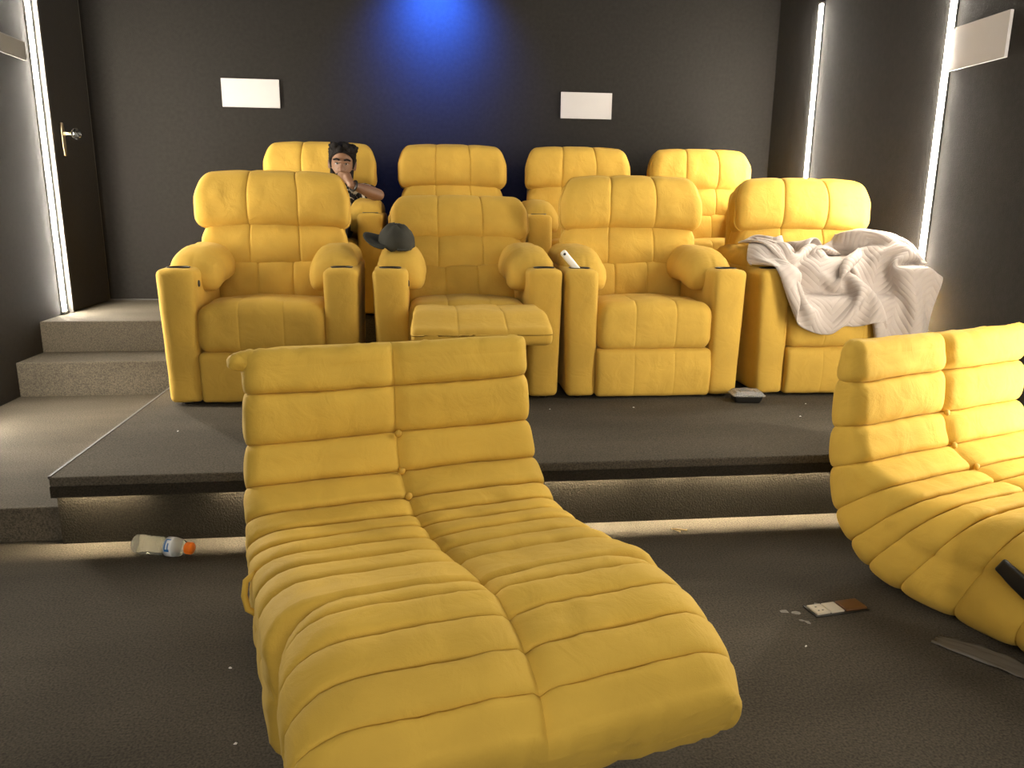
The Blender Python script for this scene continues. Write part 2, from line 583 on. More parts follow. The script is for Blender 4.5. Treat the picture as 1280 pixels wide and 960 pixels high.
        for hv in halves:
            v, f = [], []
            for rg in rings:
                v += [rg[q] for q in hv]
            w_ = len(hv)
            for a in range(len(rings) - 1):
                for b in range(w_ - 1):
                    f.append((a * w_ + b, (a + 1) * w_ + b, (a + 1) * w_ + b + 1, a * w_ + b + 1))
            if first_cap:
                f.append(tuple(range(w_)))
            if last_cap:
                base = (len(rings) - 1) * w_
                f.append(tuple(range(base, base + w_))[::-1])
            link(names[k], pymesh(names[k], v, f), mat, root)
    return root

INS = [(0.030, 0.735), (0.045, 0.655), (0.058, 0.515), (0.100, 0.410), (0.185, 0.360), (0.265, 0.342), (0.355, 0.346), (0.450, 0.357), (0.560, 0.373), (0.69, 0.402), (0.845, 0.435)]
OUTS = [(-0.060, 0.730), (-0.072, 0.640), (-0.070, 0.480), (-0.060, 0.340), (-0.030, 0.190), (0.030, 0.095), (0.100, 0.035), (0.220, 0.006), (0.400, 0.003), (0.58, 0.003), (0.76, 0.003)]
NAMES = ['backrest_roll'] * 4 + ['seat_roll'] * 6

def sofa_buttons(root, idx):
    for k in idx:
        I = INS[k]
        me = lathe_mesh('tuft_button', [(0.010, -0.006), (0.0115, -0.001), (0.009, 0.004), (0.004, 0.006)], 14)
        link('tuft_button', me, 'cord', root, (0.0, -I[0] + 0.008, I[1] - 0.006), (radians(80), 0, 0))

sofa = thing('quilted_chaise', 'mustard velvet quilted floor chaise with unfolded footrest on the open carpet', 'sofa', (-0.08, 2.30, 0.0), radians(13.5))
quilted(sofa, INS, OUTS, NAMES, 0.885, seed=1.3, side_seam=6, cap_len=(0.045, 0.05), wide=(0.865, 0.87, 0.88, 0.895, 0.905, 0.91, 0.91, 0.905, 0.90, 0.895, 0.885))
FI = [(0.85, 0.425), (0.935, 0.450), (1.025, 0.446), (1.110, 0.424), (1.185, 0.385), (1.225, 0.325)]
FO = [(0.85, 0.160), (0.91, 0.160), (0.98, 0.158), (1.05, 0.152), (1.10, 0.152), (1.135, 0.160)]
quilted(sofa, FI, FO, ['footrest_roll'] * 5, 0.835, seed=7.7, cap0=False, cap_len=(0.02, 0.030), pinch=0.011, corner=(0.12, 0.12), wide=(0.80, 0.835, 0.85, 0.85, 0.845, 0.82))
sofa_buttons(sofa, (2, 3, 4))
# top corner folds and the pull loop
for s_ in (-1,):
    link('corner_fold', cushion_mesh('corner_fold', (0.045, 0.03, 0.026), 0.025, (6, 2, 2), fn=lambda p: Vector((p.x, p.y * (1.15 + 4 * p.x), p.z * (1.1 + 5 * p.x) - 2.0 * p.x * p.x)), wr=0.004, wf=40), 'sofa', sofa, (s_ * 0.425, 0.015, 0.746))
link('pull_loop', tube_mesh('pull_loop', [(-0.44, -0.42, 0.30), (-0.462, -0.425, 0.285), (-0.468, -0.43, 0.25), (-0.462, -0.435, 0.215), (-0.44, -0.44, 0.20)], 0.008, 8), 'sofa', sofa)
# hidden feet of the footrest
for s_ in (-0.25, 0.25):
    link('footrest_leg', lathe_mesh('footrest_leg', [(0.018, 0.0), (0.018, 0.005), (0.013, 0.01), (0.013, 0.145)], 12), 'black', sofa, (s_, -0.93, 0.0))

sofa2 = thing('quilted_sofa', 'mustard velvet quilted floor sofa with a black side lever beside the right wall strips', 'sofa', (1.770, 2.385, 0.0), radians(20))
quilted(sofa2, INS, OUTS, NAMES, 0.90, seed=4.1, side_seam=6, cap_len=(0.045, 0.07))
sofa_buttons(sofa2, (2, 3, 4))
lv = link('side_lever', cushion_mesh('side_lever', (0.008, 0.075, 0.026), 0.0078, (1, 8, 3), fn=lambda p: Vector((p.x, p.y, p.z * (1 - 0.15 * sstep(0.02, 0.06, abs(p.y)))))), 'black', sofa2, (-0.468, -0.615, 0.235), (radians(28), 0, 0))
link('lever_pivot', lathe_mesh('lever_pivot', [(0.012, -0.02), (0.012, 0.02)], 12), 'black', lv, (0, -0.03, 0), (0, radians(90), 0))
for s_ in (1,):
    link('corner_fold', cushion_mesh('corner_fold', (0.05, 0.03, 0.03), 0.027, (6, 2, 2), wr=0.004, wf=40), 'sofa', sofa2, (s_ * 0.43, 0.015, 0.752))

# ------------------------------------------------------------------ recliners
def arm_mesh(side):
    """padded arm panel with a drilled cup hole"""
    def fn(p):
        q = p.copy()
        t = (p.z + 0.31) / 0.62
        if side * p.x > 0:
            q.x -= 0.018 * (1 - t) * p.x / 0.083
        q.y -= 0.012 * (1 - (p.x / 0.083) ** 2) * (1 if p.y < 0 else 0)
        if p.y < -0.2:
            q.z -= 0.008 * (1 - g(p.x, 0.07)) * sstep(0.2, 0.3, p.z)
        return q
    me = cushion_mesh('arm_panel', (0.083, 0.39, 0.31), 0.028, (8, 20, 16), fn=fn, wr=0.0025, wf=7, seed=side * 3)
    ob = bpy.data.objects.new('tmp', me); COL.objects.link(ob)
    cut = bpy.data.objects.new('tmpc', lathe_mesh('cut', [(0.048, 0.245), (0.050, 0.36)], 32)); COL.objects.link(cut)
    cut.location = (0, -0.302, 0)
    md = ob.modifiers.new('b', 'BOOLEAN'); md.object = cut; md.operation = 'DIFFERENCE'; md.solver = 'FAST'
    dg = bpy.context.evaluated_depsgraph_get()
    res = bpy.data.meshes.new_from_object(ob.evaluated_get(dg))
    bpy.data.objects.remove(ob); bpy.data.objects.remove(cut)
    return res

ARM = {s: arm_mesh(s) for s in (-1, 1)}
CUP = lathe_mesh('cup_holder', [(0.002, -0.062), (0.0475, -0.062), (0.0490, 0.0), (0.0525, 0.0015), (0.0525, 0.003), (0.0495, 0.0035), (0.046, 0.0), (0.0435, -0.058), (0.002, -0.058)], 32, caps=False)
FOOT = lathe_mesh('foot', [(0.02, 0), (0.022, 0.004), (0.022, 0.02)], 12)

def seam(p, xs, depth, w=0.0):
    return sum(depth * 0.75 * g(p.x - x, 0.0045) + depth * 0.5 * g(p.x - x, 0.030) for x in xs)

def front_loop(mesh_fn, half, r, inset=0.0, n=40, y=-1.0):
    """closed rounded rectangle of points along the front rim"""
    pts = []
    hx, hz = half[0] - inset, half[2] - inset
    rr = min(r, hx, hz)
    for (cx, cz, a0) in ((hx - rr, hz - rr, 0), (-(hx - rr), hz - rr, pi / 2), (-(hx - rr), -(hz - rr), pi), (hx - rr, -(hz - rr), 1.5 * pi)):
        for k in range(7):
            a = a0 + pi / 2 * k / 6
            pts.append(Vector((cx + rr * cos(a), y, cz + rr * sin(a))))
    # densify the straight runs
    out = []
    for i, p in enumerate(pts):
        q = pts[(i + 1) % len(pts)]
        steps = max(1, int((q - p).length / 0.03))
        out += [p.lerp(q, k / steps) for k in range(steps)]
    return [mesh_fn(p) for p in out]

def make_recliner(label, loc, rotz=0.0, seed=0.0, recline=0.0, foot_up=False, group=None, headw=0.775, headtilt=0.0, narrow=1.0):
    t = thing('recliner', label, 'recliner', loc, rotz, group)
    t.scale = (narrow, 1, 1)
    for s in (-1, 1):
        a = link('arm_panel', ARM[s], None, t, (s * 0.367, 0.40, 0.325))
        a.data.materials.clear(); a.data.materials.append(M['yellow'])
        link('cup_holder', CUP, 'cup', a, (0, -0.302, 0.309))
        def pad(p, s=s):
            q = p.copy()
            u = -s * p.x / 0.13                        # +1 towards the seat
            q.z -= 0.045 * max(0, u) ** 2
            q.z -= 0.045 * sstep(0.0, -0.31, p.y) ** 2
            q.x += -s * 0.012 * g(p.y + 0.02, 0.25)
            fr = sstep(-0.20, -0.33, p.y)
            for kk in range(-3, 4):                    # gathers of the rounded front
                q.z -= 0.006 * fr * g(p.x - kk * 0.034, 0.006)
            return q
        link('armrest_pad', cushion_mesh('armrest_pad', (0.118, 0.305, 0.088), 0.082, (10, 22, 4), fn=pad, wr=0.005, wf=9, seed=seed + s * 7), 'yellow', t, (s * 0.326, 0.455, 0.640))
        for yy in (0.07, 0.72):
            link('foot', FOOT, 'black', t, (s * 0.365, yy, 0))
    # control button on the arm beside the stairs
    link('control_button', lathe_mesh('control_button', [(0.016, 0), (0.016, 0.004), (0.012, 0.007), (0.003, 0.007)], 16), 'black', t, (-0.286, 0.10, 0.56), (0, radians(90), 0))
    # seat
    SX = (-0.10, 0.10)
    def seatf(p):
        q = p.copy()
        top = sstep(-0.02, 0.08, p.z)
        q.z += 0.022 * (1 - (p.x / 0.295) ** 2) * top
        q.z -= seam(p, SX, 0.003) * top
        q.z -= 0.03 * sstep(-0.05, 0.3, p.y) * top
        fr = sstep(-0.15, -0.28, p.y)
        q.y += seam(p, SX, 0.003) * fr
        q.y -= 0.012 * (1 - (p.z / 0.115) ** 2) * fr
        return q
    link('seat_cushion', cushion_mesh('seat_cushion', (0.290, 0.30, 0.115), 0.06, (36, 14, 5), fn=seatf, wr=0.005, wf=8, seed=seed, seams=SX), 'yellow', t, (0, 0.30, 0.350))
    # footrest
    def footf(p):
        q = p.copy()
        fr = 1 if p.y < 0 else 0
        q.y -= 0.015 * (1 - (p.z / 0.12) ** 2) * fr
        q.y += seam(p, SX, 0.0022) * fr
        return q
    if not foot_up:
        link('footrest', cushion_mesh('footrest', (0.288, 0.05, 0.118), 0.022, (36, 4, 10), fn=footf, wr=0.004, wf=8, seed=seed + 2, seams=SX), 'yellow', t, (0, 0.045, 0.130))
    else:
        def fup(p):
            q = p.copy()
            tp = sstep(-0.02, 0.04, p.z)
            q.z -= seam(p, SX, 0.004) * tp
            q.z -= 0.055 * sstep(-0.02, -0.20, p.y) * tp
            q.x *= 1 + 0.04 * sstep(0.1, -0.2, p.y)
            return q
        link('footrest', cushion_mesh('footrest', (0.290, 0.215, 0.068), 0.028, (36, 12, 4), fn=fup, wr=0.005, wf=8, seed=seed + 2, seams=SX), 'yellow', t, (0.03, -0.20, 0.405), (radians(-1), 0, 0))
        for s in (-0.2, 0.2):
            link('scissor_link', tube_mesh('scissor_link', [(s, 0.12, 0.14), (s, -0.02, 0.26), (s, -0.22, 0.345)], 0.009, 8), 'black', t)
        link('cross_bar', tube_mesh('cross_bar', [(-0.22, -0.02, 0.26), (0.22, -0.02, 0.26)], 0.009, 8), 'black', t)
    box('base_frame', -0.29, 0.29, 0.12, 0.76, 0.02, 0.235, 'yellow', t, bevel=0.012)
    # reclining back: parts rotate about a pivot near the seat
    piv = Vector((0, 0.55, 0.34))
    R = Matrix.Rotation(-recline, 3, 'X')
    def put(name, me, c, tilt, mat='yellow', parent=None):
        c = Vector(c)
        c2 = piv + R @ (c - piv)
        return link(name, me, mat, t, c2, (tilt - recline, 0, 0))
    BX = (-0.125, 0.125)
    def curve(p, hw, amt):
        return -amt * (abs(p.x) / hw) ** 2.2
    lw = 0.30
    def lowf(p):
        q = p.copy()
        fr = 1 if p.y < 0 else 0.0
        q.y -= 0.03 * (1 - (p.z / 0.135) ** 2) * (1 - 0.3 * (p.x / lw) ** 2) * fr
        q.y += seam(p, (-0.09, 0.09), 0.008, 0.012) * fr
        return q
    put('lower_back_cushion', cushion_mesh('lower_back_cushion', (lw, 0.075, 0.14), 0.05, (34, 4, 12), fn=lowf, wr=0.010, wf=8, seed=seed + 5, seams=(-0.09, 0.09)), (0, 0.60, 0.505), radians(-6))
    def upf(p):
        q = p.copy()
        fr = 1 if p.y < 0 else 0.0
        q.y -= 0.035 * (1 - (p.z / 0.155) ** 2) * fr
        q.y += seam(p, BX, 0.007, 0.012) * fr
        q.x *= 1 - 0.10 * sstep(0.02, 0.155, p.z) + 0.02 * sstep(0.0, -0.15, p.z)
        q.z -= 0.012 * (p.x / 0.37) ** 2 * max(-1, min(1, p.z / 0.1))
        return q
    put('upper_back_cushion', cushion_mesh('upper_back_cushion', (0.368, 0.085, 0.155), 0.06, (40, 4, 14), fn=upf, wr=0.008, wf=7, seed=seed + 9, seams=BX), (0, 0.655, 0.715), radians(-9))
    hx = headw / 2
    hh = (hx, 0.085, 0.145)
    def headf(p):
        q = p.copy()
        fr = 1 if p.y < 0 else 0.0
        q.y -= 0.045 * (1 - (p.z / 0.145) ** 2) * (1 - 0.35 * (p.x / hx) ** 2) * fr
        q.y += seam(p, BX, 0.008, 0.012) * fr
        q.x *= 1 - 0.085 * sstep(0.0, 0.145, p.z)
        q.z -= 0.022 * abs(p.x / hx) ** 3 * (0.3 + 0.7 * sstep(-0.08, 0.1, p.z))
        q.z -= seam(p, BX, 0.005, 0.012) * sstep(0.05, 0.12, p.z)
        q.y += curve(p, hx, 0.015)
        return q
    h = put('headrest', cushion_mesh('headrest', hh, 0.055, (44, 4, 14), fn=headf, wr=0.006, wf=7, seed=seed + 13, seams=BX), (0, 0.645, 0.940), radians(-10) + headtilt)
    rim = front_loop(headf, hh, 0.055, inset=0.001, y=-0.032)
    link('piping', tube_mesh('piping', rim, 0.005, 6, closed=True), 'cord', h)
    def shellf(p):
        q = p.copy()
        q.x *= 1 - 0.06 * sstep(0.1, 0.45, p.z)
        return q
    put('back_shell', cushion_mesh('back_shell', (0.350, 0.06, 0.43), 0.045, (10, 3, 12), fn=shellf, wr=0.004, wf=6, seed=seed + 21), (0, 0.745, 0.600), radians(-8))
    return t

FY = 3.60
make_recliner('yellow recliner standing beside the carpeted stairs in the lower row', (-0.722, FY + 0.02, Z1), radians(1.5), 11.0)
make_recliner('yellow recliner tipped back with its footrest raised, cap on its arm', (0.237, FY, Z1), 0, 23.0, recline=radians(27), foot_up=True)
make_recliner('yellow recliner with a white wand in its cup holder', (1.140, FY - 0.02, Z1), radians(-1.0), 37.0)
make_recliner('yellow recliner with a rumpled blanket heaped on its seat and arm', (2.105, FY - 0.03, Z1), radians(-1.5), 51.0)
BYF = 4.86
make_recliner('yellow recliner on the rear platform with the man sitting in it', (-0.635, BYF, Z2), 0, 61.0, headw=0.775, narrow=0.945)
make_recliner('yellow recliner on the rear platform right next to the man', (0.245, BYF, Z2), 0, 73.0, headw=0.775, narrow=0.945)
make_recliner('yellow recliner on the rear platform under the white panel away from the man', (1.115, BYF, Z2), 0, 87.0, headw=0.775, narrow=0.945)
make_recliner('yellow recliner on the rear platform next to the right wall', (1.995, BYF, Z2), 0, 99.0, headw=0.775, narrow=0.945)

# ------------------------------------------------------------------ small things
# white wand leaning in the cup holder
a_, b_ = Vector((0.802, 3.672, Z1 + 0.583)), Vector((0.683, 3.655, Z1 + 0.715))
dv = (b_ - a_)
w = thing('white_wand', 'slim white wand with a dark hole leaning in the cup holder', 'wand', a_)
w.rotation_euler = Vector((0, 0, 1)).rotation_difference(dv.normalized()).to_euler()
Lw = dv.length
M['ivory'] = plain('ivory plastic', (0.85, 0.82, 0.74), rough=0.35)
link('wand_body', cushion_mesh('wand_body', (0.016, 0.011, Lw / 2), 0.0108, (2, 1, 8)), 'ivory', w, (0, 0, Lw / 2))
link('hanging_hole', lathe_mesh('hanging_hole', [(0.0065, 0), (0.0065, 0.0015), (0.005, 0.002), (0.001, 0.002)], 14), 'black', w, (0.0, -0.0105, Lw - 0.016), (radians(90), 0, 0))

# lunch box on the platform
t = thing('food_container', 'black plastic food tray with a clear lid on the platform carpet', 'container', (1.585, 3.488, Z1), radians(-7))
def tray(p):
    q = p.copy()
    k = 1 + 0.10 * (p.z / 0.02)
    q.x *= k; q.y *= k
    return q
link('tray', cushion_mesh('tray', (0.066, 0.045, 0.019), 0.010, (8, 6, 3), fn=tray), 'black', t, (0, 0, 0.019))
mp, nt, b = nodes('clear plastic')
b.inputs['Base Color'].default_value = (0.93, 0.94, 0.93, 1)
b.inputs['Roughness'].default_value = 0.12
b.inputs['Transmission Weight'].default_value = 0.75
b.inputs['IOR'].default_value = 1.2
M['plastic'] = mp
def lid(p):
    q = p.copy()
    k = 1 - 0.10 * (p.z / 0.01)
    q.x *= k; q.y *= k
    q.z += 0.003 * g(p.x, 0.02) + 0.001 * sin(p.x * 300)
    return q
lidm = link('lid', cushion_mesh('lid', (0.070, 0.048, 0.010), 0.006, (14, 8, 2), fn=lid), 'plastic', t, (0, 0, 0.048))
link('lid_rim', tube_mesh('lid_rim', front_loop(lambda p: Vector((p.x, p.z, 0)), (0.077, 0, 0.054), 0.012), 0.0025, 6, closed=True), 'plastic', lidm, (0, 0, -0.009))

# drink bottle lying on the carpet
pa, pb = Vector((-0.985, 2.598, 0.034)), Vector((-0.772, 2.535, 0.034))
ang = atan2(pb.y - pa.y, pb.x - pa.x)
t = thing('drink_bottle', 'clear plastic drink bottle with orange cap lying on the carpet', 'bottle', (pa.x, pa.y, 0.0), ang)
def btl(nm, prof, mat, par, seg=28):
    return link(nm, lathe_mesh(nm, prof, seg, caps=True), mat, par, (0, 0, 0.0335), (0, radians(90), 0))
mb, nt, b = nodes('bottle plastic')
b.inputs['Base Color'].default_value = (0.90, 0.95, 0.92, 1)
b.inputs['Roughness'].default_value = 0.08
b.inputs['Transmission Weight'].default_value = 0.93
b.inputs['IOR'].default_value = 1.16
M['bottle'] = mb
prof = [(0.02, 0.002), (0.028, 0.0), (0.0325, 0.006), (0.033, 0.03)]
for k in range(9):
    prof.append((0.031 + 0.0015 * cos(k * pi), 0.035 + 0.008 * k))
prof += [(0.028, 0.108), (0.030, 0.116), (0.0325, 0.122), (0.033, 0.15), (0.030, 0.168), (0.022, 0.184), (0.0165, 0.190), (0.0165, 0.194)]
bt = btl('bottle_body', prof, 'bottle', t)
# label sleeve: white with a blue disc and a white letter
ml, nt, b = nodes('bottle label print')
b.inputs['Base Color'].default_value = (0.82, 0.84, 0.86, 1)
b.inputs['Roughness'].default_value = 0.4
M['label'] = ml
M['blueprint'] = plain('blue print', (0.02, 0.16, 0.45), rough=0.4)
M['orange'] = plain('orange plastic', (0.95, 0.22, 0.015), rough=0.4)
lb = btl('label_sleeve', [(0.0332, 0.122), (0.0336, 0.136), (0.0332, 0.151)], 'label', t)
# printed bars wrap the sleeve as thin raised print, facing the room and the ceiling
def print_patch(name, z0, z1, a0, a1, mat, r=0.0342):
    v, f = [], []
    n = 8
    for zz in (z0, z1):
        for k in range(n + 1):
            a = radians(a0 + (a1 - a0) * k / n)
            v.append((r * cos(a), r * sin(a), zz))
    for k in range(n):
        f.append((k, k + 1, n + 2 + k, n + 1 + k))
    link(name, pymesh(name, v, f), mat, lb)
for (z0, z1, a0, a1) in ((0.128, 0.145, 198, 206), (0.1275, 0.1315, 206, 262), (0.128, 0.146, 262, 276), (0.1385, 0.1425, 226, 262)):
    print_patch('printed_mark', z0, z1, a0, a1, 'blueprint')
cap_prof = [(0.0185, 0.190), (0.0195, 0.192), (0.0195, 0.211), (0.018, 0.2135), (0.004, 0.214)]
cp = btl('bottle_cap', cap_prof, 'orange', t)
for k in range(20):
    a = 2 * pi * k / 20
    box('cap_ridge', 0.0192, 0.0205, -0.0012, 0.0012, 0.193, 0.210, 'orange', cp, rot=(0, 0, a))

# floor socket box
t = thing('floor_socket', 'open floor socket box with two white outlets set in the carpet', 'socket', (1.245, 1.985, 0.0), radians(8))
M['outlet'] = plain('cream outlet plastic', (0.62, 0.55, 0.42), rough=0.5)
M['brownlid'] = plain('brown socket lid', (0.13, 0.055, 0.015), rough=0.5)
M['dirt'] = plain('pale plaster dust', (0.28, 0.26, 0.22), rough=1.0, var=0.2, vscale=60)
box('frame', -0.095, 0.09, -0.034, 0.034, 0.0, 0.004, 'black', t, bevel=0.001)
for (x0, x1) in ((-0.088, -0.042), (-0.038, 0.006)):
    o = box('outlet', x0, x1, -0.027, 0.027, 0.003, 0.009, 'outlet', t, bevel=0.002)
    if x0 < -0.05:
        for (hx, hy) in ((-0.068, 0.010), (-0.072, -0.010), (-0.058, -0.010)):
            box('pin_hole', hx - 0.003, hx + 0.003, hy - 0.002, hy + 0.002, 0.0088, 0.0094, 'black', o)
box('lid', 0.012, 0.085, -0.028, 0.028, 0.003, 0.010, 'brownlid', t, bevel=0.002)

# scraps and crumbs on the carpet: each a tiny torn flake
random.seed(5)
def flake(name, label, x, y, z, r, mat='dirt', grp='white crumbs scattered on the carpet', hgt=0.004):
    v = [Vector((0, 0, hgt))]
    n = 7
    for k in range(n):
        a = 2 * pi * k / n
        rr = r * random.uniform(0.6, 1.2)
        v.append(Vector((rr * cos(a), rr * sin(a) * 0.7, 0.0)))
    f = [(0, 1 + k, 1 + (k + 1) % n) for k in range(n)] + [tuple(range(n, 0, -1))]
    o = link(name, pymesh(name, v, f), mat, None, (x, y, z), (0, 0, random.uniform(0, 6)), smooth=False)
    return tag(o, label, 'crumb', grp)
M['crumb'] = plain('white scrap', (0.75, 0.72, 0.66), rough=0.8)
for (x, y) in ((-0.505, 1.86), (-0.425, 1.56), (1.05, 1.80), (-1.5, 2.55)):
    flake('crumb', 'tiny white crumb on the open carpet floor', x, y, 0.0, 0.005, 'crumb', 'crumbs on the floor')
for (x, y) in ((1.0, 3.42), (1.86, 3.42), (1.72, 3.2), (1.93, 3.12), (0.60, 3.42), (-1.0, 3.2)):
    flake('crumb', 'tiny white crumb on the recliner platform carpet', x, y, Z1, 0.006, 'crumb', 'crumbs on the platform')
for k in range(9):
    flake('plaster_flake', 'pale plaster flake beside the floor socket', 1.06 + random.uniform(0, 0.14), 1.93 + random.uniform(-0.04, 0.09), 0.0, random.uniform(0.007, 0.016), 'dirt', 'plaster flakes by the floor socket')
tag(link('straw_scrap', tube_mesh('straw_scrap', [(0.955, 2.575, 0.004), (0.93, 2.60, 0.005), (0.985, 2.585, 0.004)], 0.003, 6), plain('tan straw', (0.5, 0.36, 0.16), 0.7)), 'bent tan straw scrap on the carpet by the platform riser', 'straw')

# plastic film under the sofa
def film():
    v, f = [], []
    nx, ny = 30, 10
    for j in range(ny + 1):
        for i in range(nx + 1):
            x, y = i / nx, j / ny
            z = 0.004 + 0.011 * abs(noise.noise(Vector((x * 9, y * 6, 2)))) + 0.004 * abs(noise.noise(Vector((x * 30, y * 20, 7))))
            v.append((x * 0.62, y * 0.085 * (0.7 + 0.3 * sin(x * 7)), z))
    for j in range(ny):
        for i in range(nx):
            a = j * (nx + 1) + i
            f.append((a, a + 1, a + nx + 2, a + nx + 1))
    return pymesh('plastic_film', v, f)
M['film'] = plain('grey plastic film', (0.13, 0.12, 0.105), rough=0.2)
fo = tag(link('plastic_film', film(), 'film', None, (1.405, 1.775, 0.0), (0, 0, radians(-55))), 'crumpled greyish plastic film tucked under the quilted sofa with lever', 'plastic film')
sm = fo.modifiers.new('thick', 'SOLIDIFY'); sm.thickness = 0.001

# baseball cap on the arm of the tipped recliner
t = thing('baseball_cap', 'dark olive baseball cap lying on the arm of the tipped recliner', 'cap', (-0.105, 3.90, Z1 + 0.722), radians(0))
M['olive'] = plain('dark olive cloth', (0.030, 0.029, 0.020), rough=0.85, bump=0.2, scale=300, var=0.15)
def crown():
    v, f = [], []
    nu, nv = 32, 10
    for j in range(nv + 1):
        ph = pi / 2 * j / nv
        for i in range(nu):
            a = 2 * pi * i / nu
            r = cos(ph) ** 0.75 * 0.088
            dent = 1 - 0.05 * g(((i % (nu / 6)) - 0) / 3.0, 0.35)
            sag = 0.012 * noise.noise(Vector((cos(a) * 2, sin(a) * 2, ph * 2)))
            v.append((r * cos(a) * 1.08 * dent, r * sin(a) * 0.95 * dent, 0.105 * sin(ph) + sag))
    for j in range(nv):
        for i in range(nu):
            k = (i + 1) % nu
            f.append((j * nu + i, j * nu + k, (j + 1) * nu + k, (j + 1) * nu + i))
    return pymesh('crown', v, f)
cr = link('crown', crown(), 'olive', t, (0.0, 0, 0.008), (radians(14), radians(10), radians(-28)))
md = cr.modifiers.new('thick', 'SOLIDIFY'); md.thickness = 0.003
def brim():
    v, f = [], []
    nu, nv = 14, 6
    for j in range(nv + 1):
        for i in range(nu + 1):
            a = radians(112 + 136 * i / nu)
            r = 0.080 + (0.075 * sin(pi * (0.12 + 0.76 * i / nu))) * j / nv
            x, y = r * cos(a) * 1.08, r * sin(a) * 0.95
            v.append((x, y, 0.004 - 3.2 * y * y * (j / nv) + 0.02 * j / nv))
    for j in range(nv):
        for i in range(nu):
            a = j * (nu + 1) + i
            f.append((a, a + 1, a + nu + 2, a + nu + 1))
    return pymesh('brim', v, f)
br = link('brim', brim(), 'olive', t, (0.0, 0, 0.010), (radians(14), radians(10), radians(-8)))
md = br.modifiers.new('thick', 'SOLIDIFY'); md.thickness = 0.004
link('top_button', cushion_mesh('top_button', (0.008, 0.008, 0.004), 0.0035, (2, 2, 1)), 'olive', cr, (0, 0, 0.106))
link('strap', tube_mesh('strap', [(0.0875 * cos(radians(x)) * 1.08, 0.0875 * sin(radians(x)) * 0.95, 0.006) for x in range(300, 341, 5)], 0.006, 6), 'olive', cr)

# ------------------------------------------------------------------ the seated man
def limb_bm(bm, pts, rad, seg=14):
    """tapered tube with round ends through pts"""
    pts = [Vector(p) for p in pts]
    P, Rr = [], []
    for i in range(len(pts) - 1):
        for k in range(6):
            a = k / 6
            P.append(pts[i].lerp(pts[i + 1], a)); Rr.append(rad[i] + (rad[i + 1] - rad[i]) * (a * a * (3 - 2 * a)))
    P.append(pts[-1]); Rr.append(rad[-1])
    d0 = (P[0] - P[1]).normalized(); d1 = (P[-1] - P[-2]).normalized()
    r0, r1 = Rr[0], Rr[-1]
    for k in range(1, 5):
        a = pi / 2 * k / 5
        P.insert(0, pts[0] + d0 * r0 * sin(a)); Rr.insert(0, r0 * cos(a))
        P.append(pts[-1] + d1 * r1 * sin(a)); Rr.append(r1 * cos(a))
    prev = None
    rings = []
    for i, p in enumerate(P):
        tt = (P[min(i + 1, len(P) - 1)] - P[max(i - 1, 0)]).normalized()
        if prev is None:
            s = tt.cross(Vector((0.3, 0.2, 1)) if abs(tt.z) < 0.9 else Vector((1, 0, 0))).normalized()
        else:
            s = (prev - tt * prev.dot(tt)).normalized()
        prev = s
        b = tt.cross(s)
        rings.append([bm.verts.new(p + s * Rr[i] * cos(2 * pi * k / seg) + b * Rr[i] * sin(2 * pi * k / seg)) for k in range(seg)])
    for a, b in zip(rings, rings[1:]):
        for k in range(seg):
            bm.faces.new((a[k], a[(k + 1) % seg], b[(k + 1) % seg], b[k]))
    bm.faces.new(rings[0][::-1]); bm.faces.new(rings[-1])

def ell_bm(bm, c, r, mat3=None, fn=None, sub=4):
    res = bmesh.ops.create_icosphere(bm, subdivisions=sub, radius=1.0)
    for v in res['verts']:
        p = v.co.copy()
        if fn:
            p = fn(p)
        p = Vector((p.x * r[0], p.y * r[1], p.z * r[2]))
        if mat3:
            p = mat3 @ p
        v.co = Vector(c) + p

def remeshed(name, bm, voxel, smooth=4, fac=0.5):
    bmesh.ops.recalc_face_normals(bm, faces=bm.faces[:])
    me = bpy.data.meshes.new(name)
    bm.to_mesh(me); bm.free()
    ob = bpy.data.objects.new('tmp', me); COL.objects.link(ob)
    r = ob.modifiers.new('r', 'REMESH'); r.mode = 'VOXEL'; r.voxel_size = voxel; r.adaptivity = 0
    if smooth:
        s = ob.modifiers.new('s', 'SMOOTH'); s.iterations = smooth; s.factor = fac
    dg = bpy.context.evaluated_depsgraph_get()
    res = bpy.data.meshes.new_from_object(ob.evaluated_get(dg))
    bpy.data.objects.remove(ob)
    res.name = name
    return res

HC = Vector((-0.472, 5.215, 1.428))                 # centre of the head
HR = Euler((radians(6), radians(4), radians(3))).to_matrix()
def hp_(x, y, z):
    return HC + HR @ Vector((x, y, z))
PEL = Vector((-0.60, 5.13, 1.055)); CH = Vector((-0.515, 5.30, 1.22)); NK = Vector((-0.482, 5.285, 1.325))
SHL = Vector((-0.345, 5.315, 1.262)); SHR = Vector((-0.665, 5.335, 1.265))
ELL = Vector((-0.243, 5.12, 1.245)); WRL = Vector((-0.402, 5.025, 1.302))
ELR = Vector((-0.83, 5.18, 1.20)); WRR = Vector((-0.80, 4.97, 1.245))

